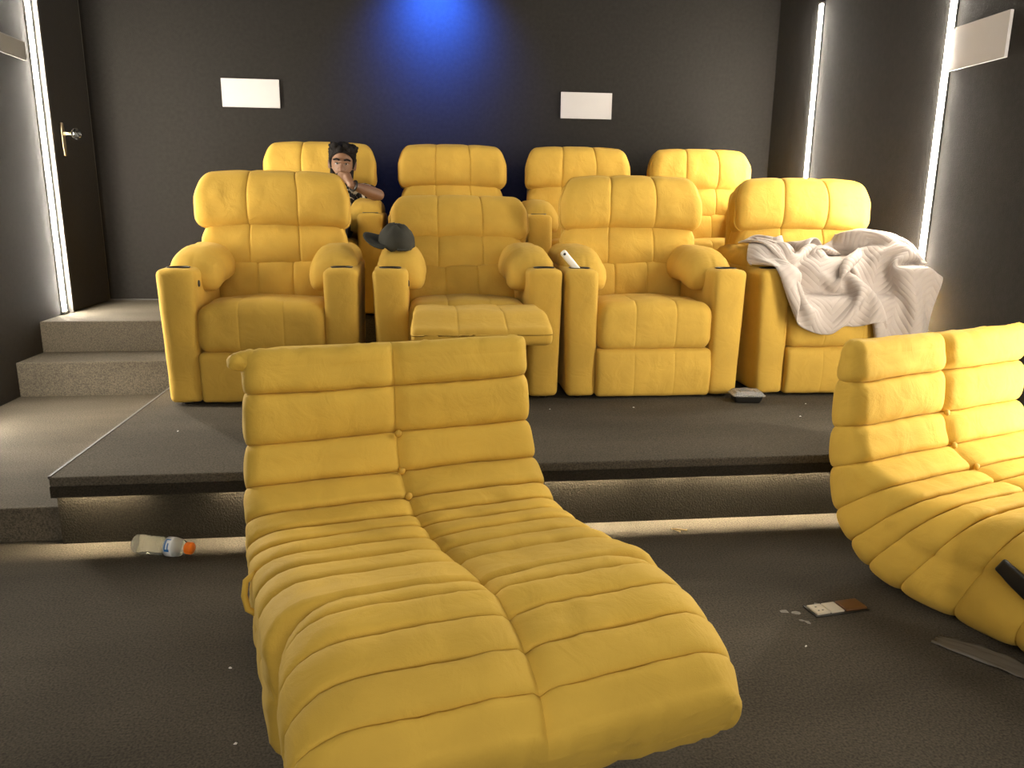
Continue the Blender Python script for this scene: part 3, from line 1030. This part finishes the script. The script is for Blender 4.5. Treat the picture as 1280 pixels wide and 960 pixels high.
bm = bmesh.new()
def headshape(p):
    q = p.copy()
    # jaw narrows, face flattens
    if p.z < 0:
        q.x *= 1 - 0.30 * (-p.z) ** 1.6
        q.y = q.y * (1 - 0.10 * -p.z) - 0.08 * (-p.z)
    if p.y < 0:
        q.y *= 0.94
    return q
ell_bm(bm, HC, (0.070, 0.096, 0.118), HR, headshape, 4)
limb_bm(bm, [hp_(0, -0.083, 0.018), hp_(0, -0.106, -0.022)], [0.010, 0.015])       # nose
limb_bm(bm, [hp_(-0.016, -0.092, -0.027), hp_(0.016, -0.092, -0.027)], [0.011, 0.011])
limb_bm(bm, [hp_(-0.045, -0.072, 0.030), hp_(0, -0.089, 0.030), hp_(0.045, -0.072, 0.030)], [0.012, 0.012, 0.012])  # brow
limb_bm(bm, [hp_(-0.022, -0.082, -0.056), hp_(0, -0.094, -0.056), hp_(0.022, -0.082, -0.056)], [0.007, 0.010, 0.007])  # lips
limb_bm(bm, [hp_(0, -0.07, -0.095), hp_(0, -0.078, -0.092)], [0.024, 0.02])        # chin
for s in (-1, 1):
    limb_bm(bm, [hp_(s * 0.077, 0.005, 0.022), hp_(s * 0.079, 0.002, -0.02)], [0.015, 0.010])   # ears
limb_bm(bm, [HC + Vector((0, 0.02, -0.06)), NK, CH + Vector((0, 0, 0.02))], [0.056, 0.058, 0.075])
limb_bm(bm, [SHR, CH + Vector((0.0, 0, 0.03)), SHL], [0.055, 0.085, 0.055])
limb_bm(bm, [CH, (CH + PEL) / 2, PEL], [0.115, 0.115, 0.125])
limb_bm(bm, [CH + Vector((-0.07, 0, -0.03)), PEL + Vector((-0.06, 0, 0))], [0.095, 0.10])
limb_bm(bm, [CH + Vector((0.06, 0, -0.03)), PEL + Vector((0.06, 0, 0))], [0.095, 0.10])
limb_bm(bm, [SHL, SHL.lerp(ELL, .5), ELL], [0.052, 0.045, 0.036])
limb_bm(bm, [ELL, ELL.lerp(WRL, .35), WRL], [0.037, 0.038, 0.024])
limb_bm(bm, [SHR, SHR.lerp(ELR, .5), ELR], [0.052, 0.045, 0.037])
limb_bm(bm, [ELR, ELR.lerp(WRR, .35), WRR], [0.037, 0.038, 0.025])
# raised hand: palm beside the chin, fingers curled across the mouth
PL = Vector((-0.426, 5.055, 1.338))
limb_bm(bm, [WRL, PL, PL + Vector((-0.004, 0.02, 0.022))], [0.024, 0.027, 0.024])
for k, (off, ln) in enumerate(((0.030, 1.0), (0.014, 1.08), (-0.003, 1.0), (-0.019, 0.85))):
    b0 = PL + Vector((-0.008, 0.004 + 0.010 * k, off))
    limb_bm(bm, [b0, b0 + Vector((-0.030 * ln, 0.004, 0.008)), b0 + Vector((-0.050 * ln, 0.026, 0.004)), b0 + Vector((-0.052 * ln, 0.048, -0.004))], [0.0098, 0.0092, 0.0085, 0.0075], 10)
limb_bm(bm, [PL + Vector((0.002, 0.008, -0.006)), PL + Vector((-0.018, 0.034, 0.012)), PL + Vector((-0.030, 0.055, 0.020))], [0.012, 0.0105, 0.009], 10)
# resting hand on the other arm
limb_bm(bm, [WRR, WRR + Vector((0.01, -0.06, -0.004))], [0.025, 0.03])
for k in range(4):
    b0 = WRR + Vector((-0.02 + 0.018 * k, -0.085, -0.004))
    ln = (0.85, 1.0, 1.05, 0.95)[k]
    limb_bm(bm, [b0, b0 + Vector((0, -0.035 * ln, 0.004)), b0 + Vector((0.002, -0.062 * ln, -0.008)), b0 + Vector((0.004, -0.078 * ln, -0.022))], [0.0095, 0.009, 0.0085, 0.0075], 10)
limb_bm(bm, [WRR + Vector((0.03, -0.04, 0)), WRR + Vector((0.055, -0.07, -0.008)), WRR + Vector((0.06, -0.10, -0.014))], [0.012, 0.010, 0.009], 10)
for s in (-1, 1):
    hip = PEL + Vector((s * 0.085, -0.01, -0.005)); kn = Vector((PEL.x + s * 0.12, 4.775, 1.075)); an = Vector((PEL.x + s * 0.12, 4.785, 0.60))
    limb_bm(bm, [hip, hip.lerp(kn, .5), kn], [0.088, 0.076, 0.056])
    limb_bm(bm, [kn, kn.lerp(an, .35), an], [0.055, 0.055, 0.036])
    limb_bm(bm, [an + Vector((0, 0.03, -0.055)), an + Vector((0, -0.10, -0.068))], [0.038, 0.027])
body_me = remeshed('person', bm, 0.0055, 3)
M['skin'] = plain('brown skin', (0.20, 0.10, 0.052), rough=0.55, var=0.08, vscale=12)
man = link('person', body_me, 'skin')
tag(man, 'young man with dark hair in a patterned shirt, hand over his mouth', 'person')

# shirt with a dark leafy print
msh, nt, b = nodes('patterned shirt')
b.inputs['Roughness'].default_value = 0.85
tc = nt.nodes.new('ShaderNodeTexCoord')
vo = nt.nodes.new('ShaderNodeTexVoronoi'); vo.inputs['Scale'].default_value = 26; vo.feature = 'F1'
ns = nt.nodes.new('ShaderNodeTexNoise'); ns.inputs['Scale'].default_value = 20; ns.inputs['Distortion'].default_value = 2.5
mxv = nt.nodes.new('ShaderNodeMath'); mxv.operation = 'MULTIPLY'
rp = nt.nodes.new('ShaderNodeValToRGB'); rp.color_ramp.interpolation = 'CONSTANT'
rp.color_ramp.elements[0].color = (0.015, 0.013, 0.012, 1)
rp.color_ramp.elements[1].color = (0.55, 0.50, 0.40, 1); rp.color_ramp.elements[1].position = 0.27
nt.links.new(tc.outputs['Object'], vo.inputs['Vector']); nt.links.new(tc.outputs['Object'], ns.inputs['Vector'])
nt.links.new(vo.outputs['Distance'], mxv.inputs[0]); nt.links.new(ns.outputs['Fac'], mxv.inputs[1])
nt.links.new(mxv.outputs[0], rp.inputs['Fac']); nt.links.new(rp.outputs['Color'], b.inputs['Base Color'])
M['shirt'] = msh
bm = bmesh.new()
limb_bm(bm, [SHR, CH + Vector((0.0, 0, 0.022)), SHL], [0.062, 0.090, 0.062])
limb_bm(bm, [CH, (CH + PEL) / 2, PEL], [0.124, 0.124, 0.132])
limb_bm(bm, [CH + Vector((-0.07, 0, -0.03)), PEL + Vector((-0.06, 0, 0))], [0.104, 0.108])
limb_bm(bm, [CH + Vector((0.06, 0, -0.03)), PEL + Vector((0.06, 0, 0))], [0.104, 0.108])
limb_bm(bm, [SHL, SHL.lerp(ELL, .42)], [0.061, 0.056])
limb_bm(bm, [SHR, SHR.lerp(ELR, .5)], [0.061, 0.056])
link('shirt', remeshed('shirt', bm, 0.007, 4), 'shirt', man)
M['jeans'] = plain('dark trousers', (0.02, 0.022, 0.03), rough=0.9, bump=0.2, scale=300)
bm = bmesh.new()
for s in (-1, 1):
    hip = PEL + Vector((s * 0.085, -0.01, -0.005)); kn = Vector((PEL.x + s * 0.12, 4.775, 1.075)); an = Vector((PEL.x + s * 0.12, 4.785, 0.64))
    limb_bm(bm, [hip, hip.lerp(kn, .5), kn], [0.097, 0.085, 0.066])
    limb_bm(bm, [kn, kn.lerp(an, .35), an], [0.065, 0.064, 0.052])
limb_bm(bm, [PEL + Vector((-0.08, 0, -0.01)), PEL + Vector((0.08, 0, -0.01))], [0.115, 0.115])
link('trousers', remeshed('trousers', bm, 0.008, 4), 'jeans', man)
M['hair'] = plain('black hair', (0.010, 0.008, 0.007), rough=0.8, bump=0.6, scale=120, spec=0.15)
def hairshape(p):
    q = p.normalized()
    n_ = noise.noise(Vector((q.x * 4.2, q.y * 4.2, q.z * 4.2))) * 0.10 + noise.noise(Vector((q.x * 11, q.y * 11, q.z * 11))) * 0.08
    q = q * (1 + n_)
    return q
bm = bmesh.new()
ell_bm(bm, hp_(0, 0.014, 0.045), (0.087, 0.098, 0.100), HR, hairshape, 5)
hm = bmesh.ops.bisect_plane(bm, geom=bm.verts[:] + bm.edges[:] + bm.faces[:], plane_co=hp_(0, -0.052, 0.066), plane_no=HR @ Vector((0, -0.66, -0.75)), clear_outer=True)
edges = [e for e in bm.edges if e.is_boundary]
bmesh.ops.holes_fill(bm, edges=edges)
for s in (-1, 1):                                   # side hair down to the ears
    limb_bm(bm, [hp_(s * 0.066, 0.0, 0.075), hp_(s * 0.071, -0.012, 0.03), hp_(s * 0.068, -0.026, -0.012)], [0.022, 0.015, 0.008], 10)
for sx in (-0.045, -0.02, 0.012, 0.04, 0.062):
    limb_bm(bm, [hp_(sx, -0.02, 0.112), hp_(sx * 1.15 + 0.006, -0.072, 0.112 + 0.014 * sin(sx * 90)), hp_(sx * 1.3 + 0.012, -0.084, 0.118)], [0.028, 0.020, 0.010], 10)
random.seed(12)
for k in range(16):
    an = random.uniform(-2.6, 2.6)
    d0 = Vector((sin(an) * 0.070, -cos(an) * 0.062 + 0.01, 0.085 + random.uniform(-0.02, 0.03)))
    d1 = d0 + Vector((sin(an) * 0.016, -cos(an) * 0.014, random.uniform(0.004, 0.016)))
    limb_bm(bm, [hp_(*d0), hp_(*d1)], [0.022, 0.011], 8)
link('hair', remeshed('hair', bm, 0.005, 1), 'hair', man)
# beard, brows, eyes
bm = bmesh.new()
limb_bm(bm, [hp_(-0.064, -0.02, -0.030), hp_(-0.056, -0.042, -0.075), hp_(-0.028, -0.080, -0.101), hp_(0, -0.090, -0.106), hp_(0.028, -0.080, -0.101), hp_(0.056, -0.042, -0.075), hp_(0.064, -0.02, -0.030)], [0.012, 0.018, 0.021, 0.022, 0.021, 0.018, 0.012], 12)
limb_bm(bm, [hp_(-0.034, -0.084, -0.056), hp_(-0.014, -0.100, -0.043), hp_(0, -0.104, -0.041), hp_(0.014, -0.100, -0.043), hp_(0.034, -0.084, -0.056)], [0.006, 0.008, 0.007, 0.008, 0.006], 10)
for s in (-1, 1):
    limb_bm(bm, [hp_(s * 0.060, -0.035, -0.035), hp_(s * 0.050, -0.064, -0.062), hp_(s * 0.030, -0.082, -0.088)], [0.013, 0.015, 0.016], 10)
link('beard', remeshed('beard', bm, 0.004, 2), 'hair', man)
M['eyewhite'] = plain('eye white', (0.3, 0.27, 0.24), rough=0.3)
for s in (-1, 1):
    link('eyebrow', tube_mesh('eyebrow', [hp_(s * 0.014, -0.099, 0.037), hp_(s * 0.032, -0.094, 0.043), hp_(s * 0.052, -0.078, 0.036)], 0.0055, 8), 'hair', man)
    e = link('eye', cushion_mesh('eye', (0.0105, 0.005, 0.0048), 0.0042, (3, 1, 1)), 'eyewhite', man, hp_(s * 0.029, -0.085, 0.015))
    link('iris', lathe_mesh('iris', [(0.0058, 0), (0.0056, 0.002), (0.001, 0.0026)], 14), 'black', e, (0, -0.0042, 0), (radians(90), 0, 0))
axis = (ELL - WRL).normalized()
bc = WRL.lerp(ELL, 0.10)
s1 = axis.cross(Vector((0, 0, 1))).normalized(); s2 = axis.cross(s1)
link('bracelet', tube_mesh('bracelet', [bc + s1 * 0.031 * cos(a * pi / 10) + s2 * 0.031 * sin(a * pi / 10) for a in range(20)], 0.007, 8, closed=True), 'black', man)

# ------------------------------------------------------------------ rumpled blanket: draped by a small deterministic cloth solver
import numpy as np

def drape_blanket():
    cx, cy = 2.105, FY - 0.03
    # rounded blocks the cloth may not enter: centre, half size, rounding
    def blk(x0, x1, y0, y1, z0, z1, r):
        return (np.array([(x0 + x1) / 2, (y0 + y1) / 2, (z0 + z1) / 2]), np.array([(x1 - x0) / 2, (y1 - y0) / 2, (z1 - z0) / 2]), r)
    B = [blk(cx - 0.45, cx - 0.28, cy - 0.012, cy + 0.8, Z1, Z1 + 0.638, 0.03),
         blk(cx + 0.28, cx + 0.45, cy - 0.012, cy + 0.8, Z1, Z1 + 0.638, 0.03),
         blk(cx - 0.45, cx - 0.20, cy + 0.14, cy + 0.78, Z1 + 0.53, Z1 + 0.735, 0.08),
         blk(cx + 0.20, cx + 0.45, cy + 0.14, cy + 0.78, Z1 + 0.53, Z1 + 0.735, 0.08),
         blk(cx - 0.29, cx + 0.29, cy - 0.012, cy + 0.6, Z1, Z1 + 0.49, 0.05),
         blk(cx - 0.38, cx + 0.38, cy + 0.50, cy + 0.9, Z1 + 0.4, Z1 + 1.10, 0.05),
         blk(XR, XR + 0.4, 2.5, 5.5, -0.5, 3.0, 0.0),
         # bulk of the bunched cloth below the visible folds
         blk(cx - 0.20, cx + 0.30, cy + 0.12, cy + 0.55, Z1 + 0.4, Z1 + 0.67, 0.10),
         blk(cx + 0.20, cx + 0.30, cy + 0.28, cy + 0.44, Z1 + 0.6, Z1 + 0.815, 0.045),
         blk(cx - 0.10, cx - 0.02, cy + 0.20, cy + 0.46, Z1 + 0.6, Z1 + 0.725, 0.04)]
    nx, ny = 76, 68
    W, H = 1.36, 1.12
    A, Bb = np.meshgrid(np.linspace(0, 1, nx + 1), np.linspace(0, 1, ny + 1))
    a, b = A.ravel(), Bb.ravel()
    # start: a loosely bunched sheet over the chair
    x = (a - 0.5) * W * 0.58
    y = (b - 0.5) * H * 0.52
    z = 0.060 * np.sin(a * 17 + 2.0 * np.sin(b * 5)) + 0.060 * np.sin(b * 15 + 1.7 * np.sin(a * 6 + 1)) + 0.07 * np.sin(a * 7.0 + b * 8.0 + 0.6)
    x = x + 0.03 * np.sin(b * 9 + a * 4)
    y = y + 0.03 * np.sin(a * 10 + 2)
    th = -0.22
    P = np.stack([cx + 0.05 + x * cos(th) - y * sin(th), cy + 0.215 + x * sin(th) + y * cos(th), Z1 + 0.93 + z], 1)
    P[:, 0] = np.minimum(P[:, 0], XR - 0.02)
    over = P[:, 1] - (cy + 0.47)
    P[:, 2] += np.maximum(over, 0) * 1.2
    P[:, 1] -= np.maximum(over, 0) * 0.9
    ids = np.arange((nx + 1) * (ny + 1)).reshape(ny + 1, nx + 1)
    dx, dy = W / nx, H / ny
    cons = []
    def group(i, j, L, k):
        i, j = i.ravel(), j.ravel()
        if len(i):
            cons.append((i, j, L, k))
    for s in (0, 1):
        group(ids[:, s:-1:2], ids[:, s + 1::2], dx, 1.0)
        group(ids[s:-1:2, :], ids[s + 1::2, :], dy, 1.0)
    dg = sqrt(dx * dx + dy * dy)
    for s in (0, 1):
        for q in (0, 1):
            i0, j0 = ids[s:-1:2, q:-1:2], ids[s + 1::2, q + 1::2]
            group(i0[:j0.shape[0], :j0.shape[1]], j0, dg, 0.5)
            i1, j1 = ids[s:-1:2, q + 1::2], ids[s + 1::2, q:-1:2]
            m0, m1 = min(i1.shape[0], j1.shape[0]), min(i1.shape[1], j1.shape[1])
            group(i1[:m0, :m1], j1[:m0, :m1], dg, 0.5)
    for st in (4,):
        for s in range(2 * st):
            def pick(n):
                k = np.arange(n - st)
                return k[(k % (2 * st)) == s]
            k = pick(nx + 1)
            group(ids[:, k], ids[:, k + st], dx * st, 0.10)
            k = pick(ny + 1)
            group(ids[k, :], ids[k + st, :], dy * st, 0.10)
    V = np.zeros_like(P)
    dt = 1 / 90.0
    thick = 0.012
    N = len(P)
    rowcol = np.stack([np.repeat(np.arange(ny + 1), nx + 1), np.tile(np.arange(nx + 1), ny + 1)], 1)
    def collide(P, Q):
        for c, h, r in B:
            d = P - c
            q = np.abs(d) - (h - r)
            qo = np.maximum(q, 0)
            lo = np.sqrt(qo[:, 0] ** 2 + qo[:, 1] ** 2 + qo[:, 2] ** 2)
            inside = np.minimum(np.max(q, 1), 0)
            sd = lo + inside - r - thick
            hit = np.nonzero(sd < 0)[0]
            if len(hit) == 0:
                continue
            n = qo[hit] / np.maximum(lo[hit], 1e-9)[:, None]
            deep = lo[hit] < 1e-9
            ax = np.argmax(q[hit], 1)
            n[deep] = 0
            n[deep, ax[deep]] = 1
            n = n * np.where(d[hit] < 0, -1.0, 1.0)
            P[hit] -= n * sd[hit][:, None]
            mv = P[hit] - Q[hit]
            tn = mv - n * np.sum(mv * n, 1)[:, None]
            P[hit] -= tn * 0.97
    for step in range(110):
        Q = P.copy()
        V[:, 2] -= 9.8 * dt
        V *= 0.985
        P = P + V * dt
        for it in range(9):
            for (i, j, L, k) in cons:
                d = P[j] - P[i]
                ln = np.sqrt(d[:, 0] ** 2 + d[:, 1] ** 2 + d[:, 2] ** 2)
                c = d * (0.5 * k * (ln - L) / np.maximum(ln, 1e-9))[:, None]
                P[i] += c
                P[j] -= c
        if step % 3 == 0:
            # keep the layers of cloth apart: bin the points into cells, compare within shifted bins
            for sh in (0.0, 0.5):
                cell = np.floor(P / 0.04 + sh).astype(np.int64)
                key = (cell[:, 0] * 73856093) ^ (cell[:, 1] * 19349663) ^ (cell[:, 2] * 83492791)
                o = np.argsort(key, kind='stable')
                for lag in range(1, 9):
                    i, j = o[:-lag], o[lag:]
                    near = np.abs(rowcol[i] - rowcol[j]).max(1) > 2
                    d = P[j] - P[i]
                    ln = np.sqrt(d[:, 0] ** 2 + d[:, 1] ** 2 + d[:, 2] ** 2)
                    m = (key[i] == key[j]) & near & (ln < 0.016)
                    if m.any():
                        c = d[m] * (0.4 * (ln[m] - 0.016) / np.maximum(ln[m], 1e-6))[:, None]
                        np.add.at(P, i[m], c)
                        np.add.at(P, j[m], -c)
        collide(P, Q)
        V = (P - Q) / dt
        sp = np.sqrt(V[:, 0] ** 2 + V[:, 1] ** 2 + V[:, 2] ** 2)
        V *= np.minimum(1.0, 2.0 / np.maximum(sp, 1e-9))[:, None]
    f = []
    for j in range(ny):
        for i in range(nx):
            k = j * (nx + 1) + i
            f.append((k, k + 1, k + nx + 2, k + nx + 1))
    me = pymesh('blanket', P.tolist(), f)
    ul = me.uv_layers.new(name='cloth')
    for l in me.loops:
        ul.data[l.index].uv = (a[l.vertex_index] * W, b[l.vertex_index] * H)
    return me

mbk, nt, b = nodes('beige quilted cloth')
b.inputs['Base Color'].default_value = (0.44, 0.375, 0.325, 1)
b.inputs['Roughness'].default_value = 0.8
b.inputs['Sheen Weight'].default_value = 0.15
uvn = nt.nodes.new('ShaderNodeUVMap'); uvn.uv_map = 'cloth'
sp = nt.nodes.new('ShaderNodeSeparateXYZ'); nt.links.new(uvn.outputs['UV'], sp.inputs[0])
def mth(op, a, b_=None):
    n = nt.nodes.new('ShaderNodeMath'); n.operation = op
    for i, q in enumerate((a, b_)):
        if q is None: continue
        if isinstance(q, (int, float)): n.inputs[i].default_value = q
        else: nt.links.new(q, n.inputs[i])
    return n.outputs[0]
tri = mth('PINGPONG', sp.outputs['X'], 0.11)                      # chevron quilting
ph = mth('MULTIPLY', mth('ADD', sp.outputs['Y'], tri), pi / 0.036)
wv = mth('POWER', mth('ABSOLUTE', mth('SINE', ph)), 0.6)
bp = nt.nodes.new('ShaderNodeBump'); bp.inputs['Strength'].default_value = 0.45; bp.inputs['Distance'].default_value = 0.006
nt.links.new(wv, bp.inputs['Height']); nt.links.new(bp.outputs['Normal'], b.inputs['Normal'])
M['blanket'] = mbk
bl = link('blanket', drape_blanket(), 'blanket')
tag(bl, 'crumpled beige quilted blanket heaped on a recliner seat and arm', 'blanket')
md = bl.modifiers.new('soft', 'SMOOTH'); md.iterations = 3; md.factor = 0.5
md = bl.modifiers.new('sub', 'SUBSURF'); md.levels = 1; md.render_levels = 1
md = bl.modifiers.new('thick', 'SOLIDIFY'); md.thickness = 0.006
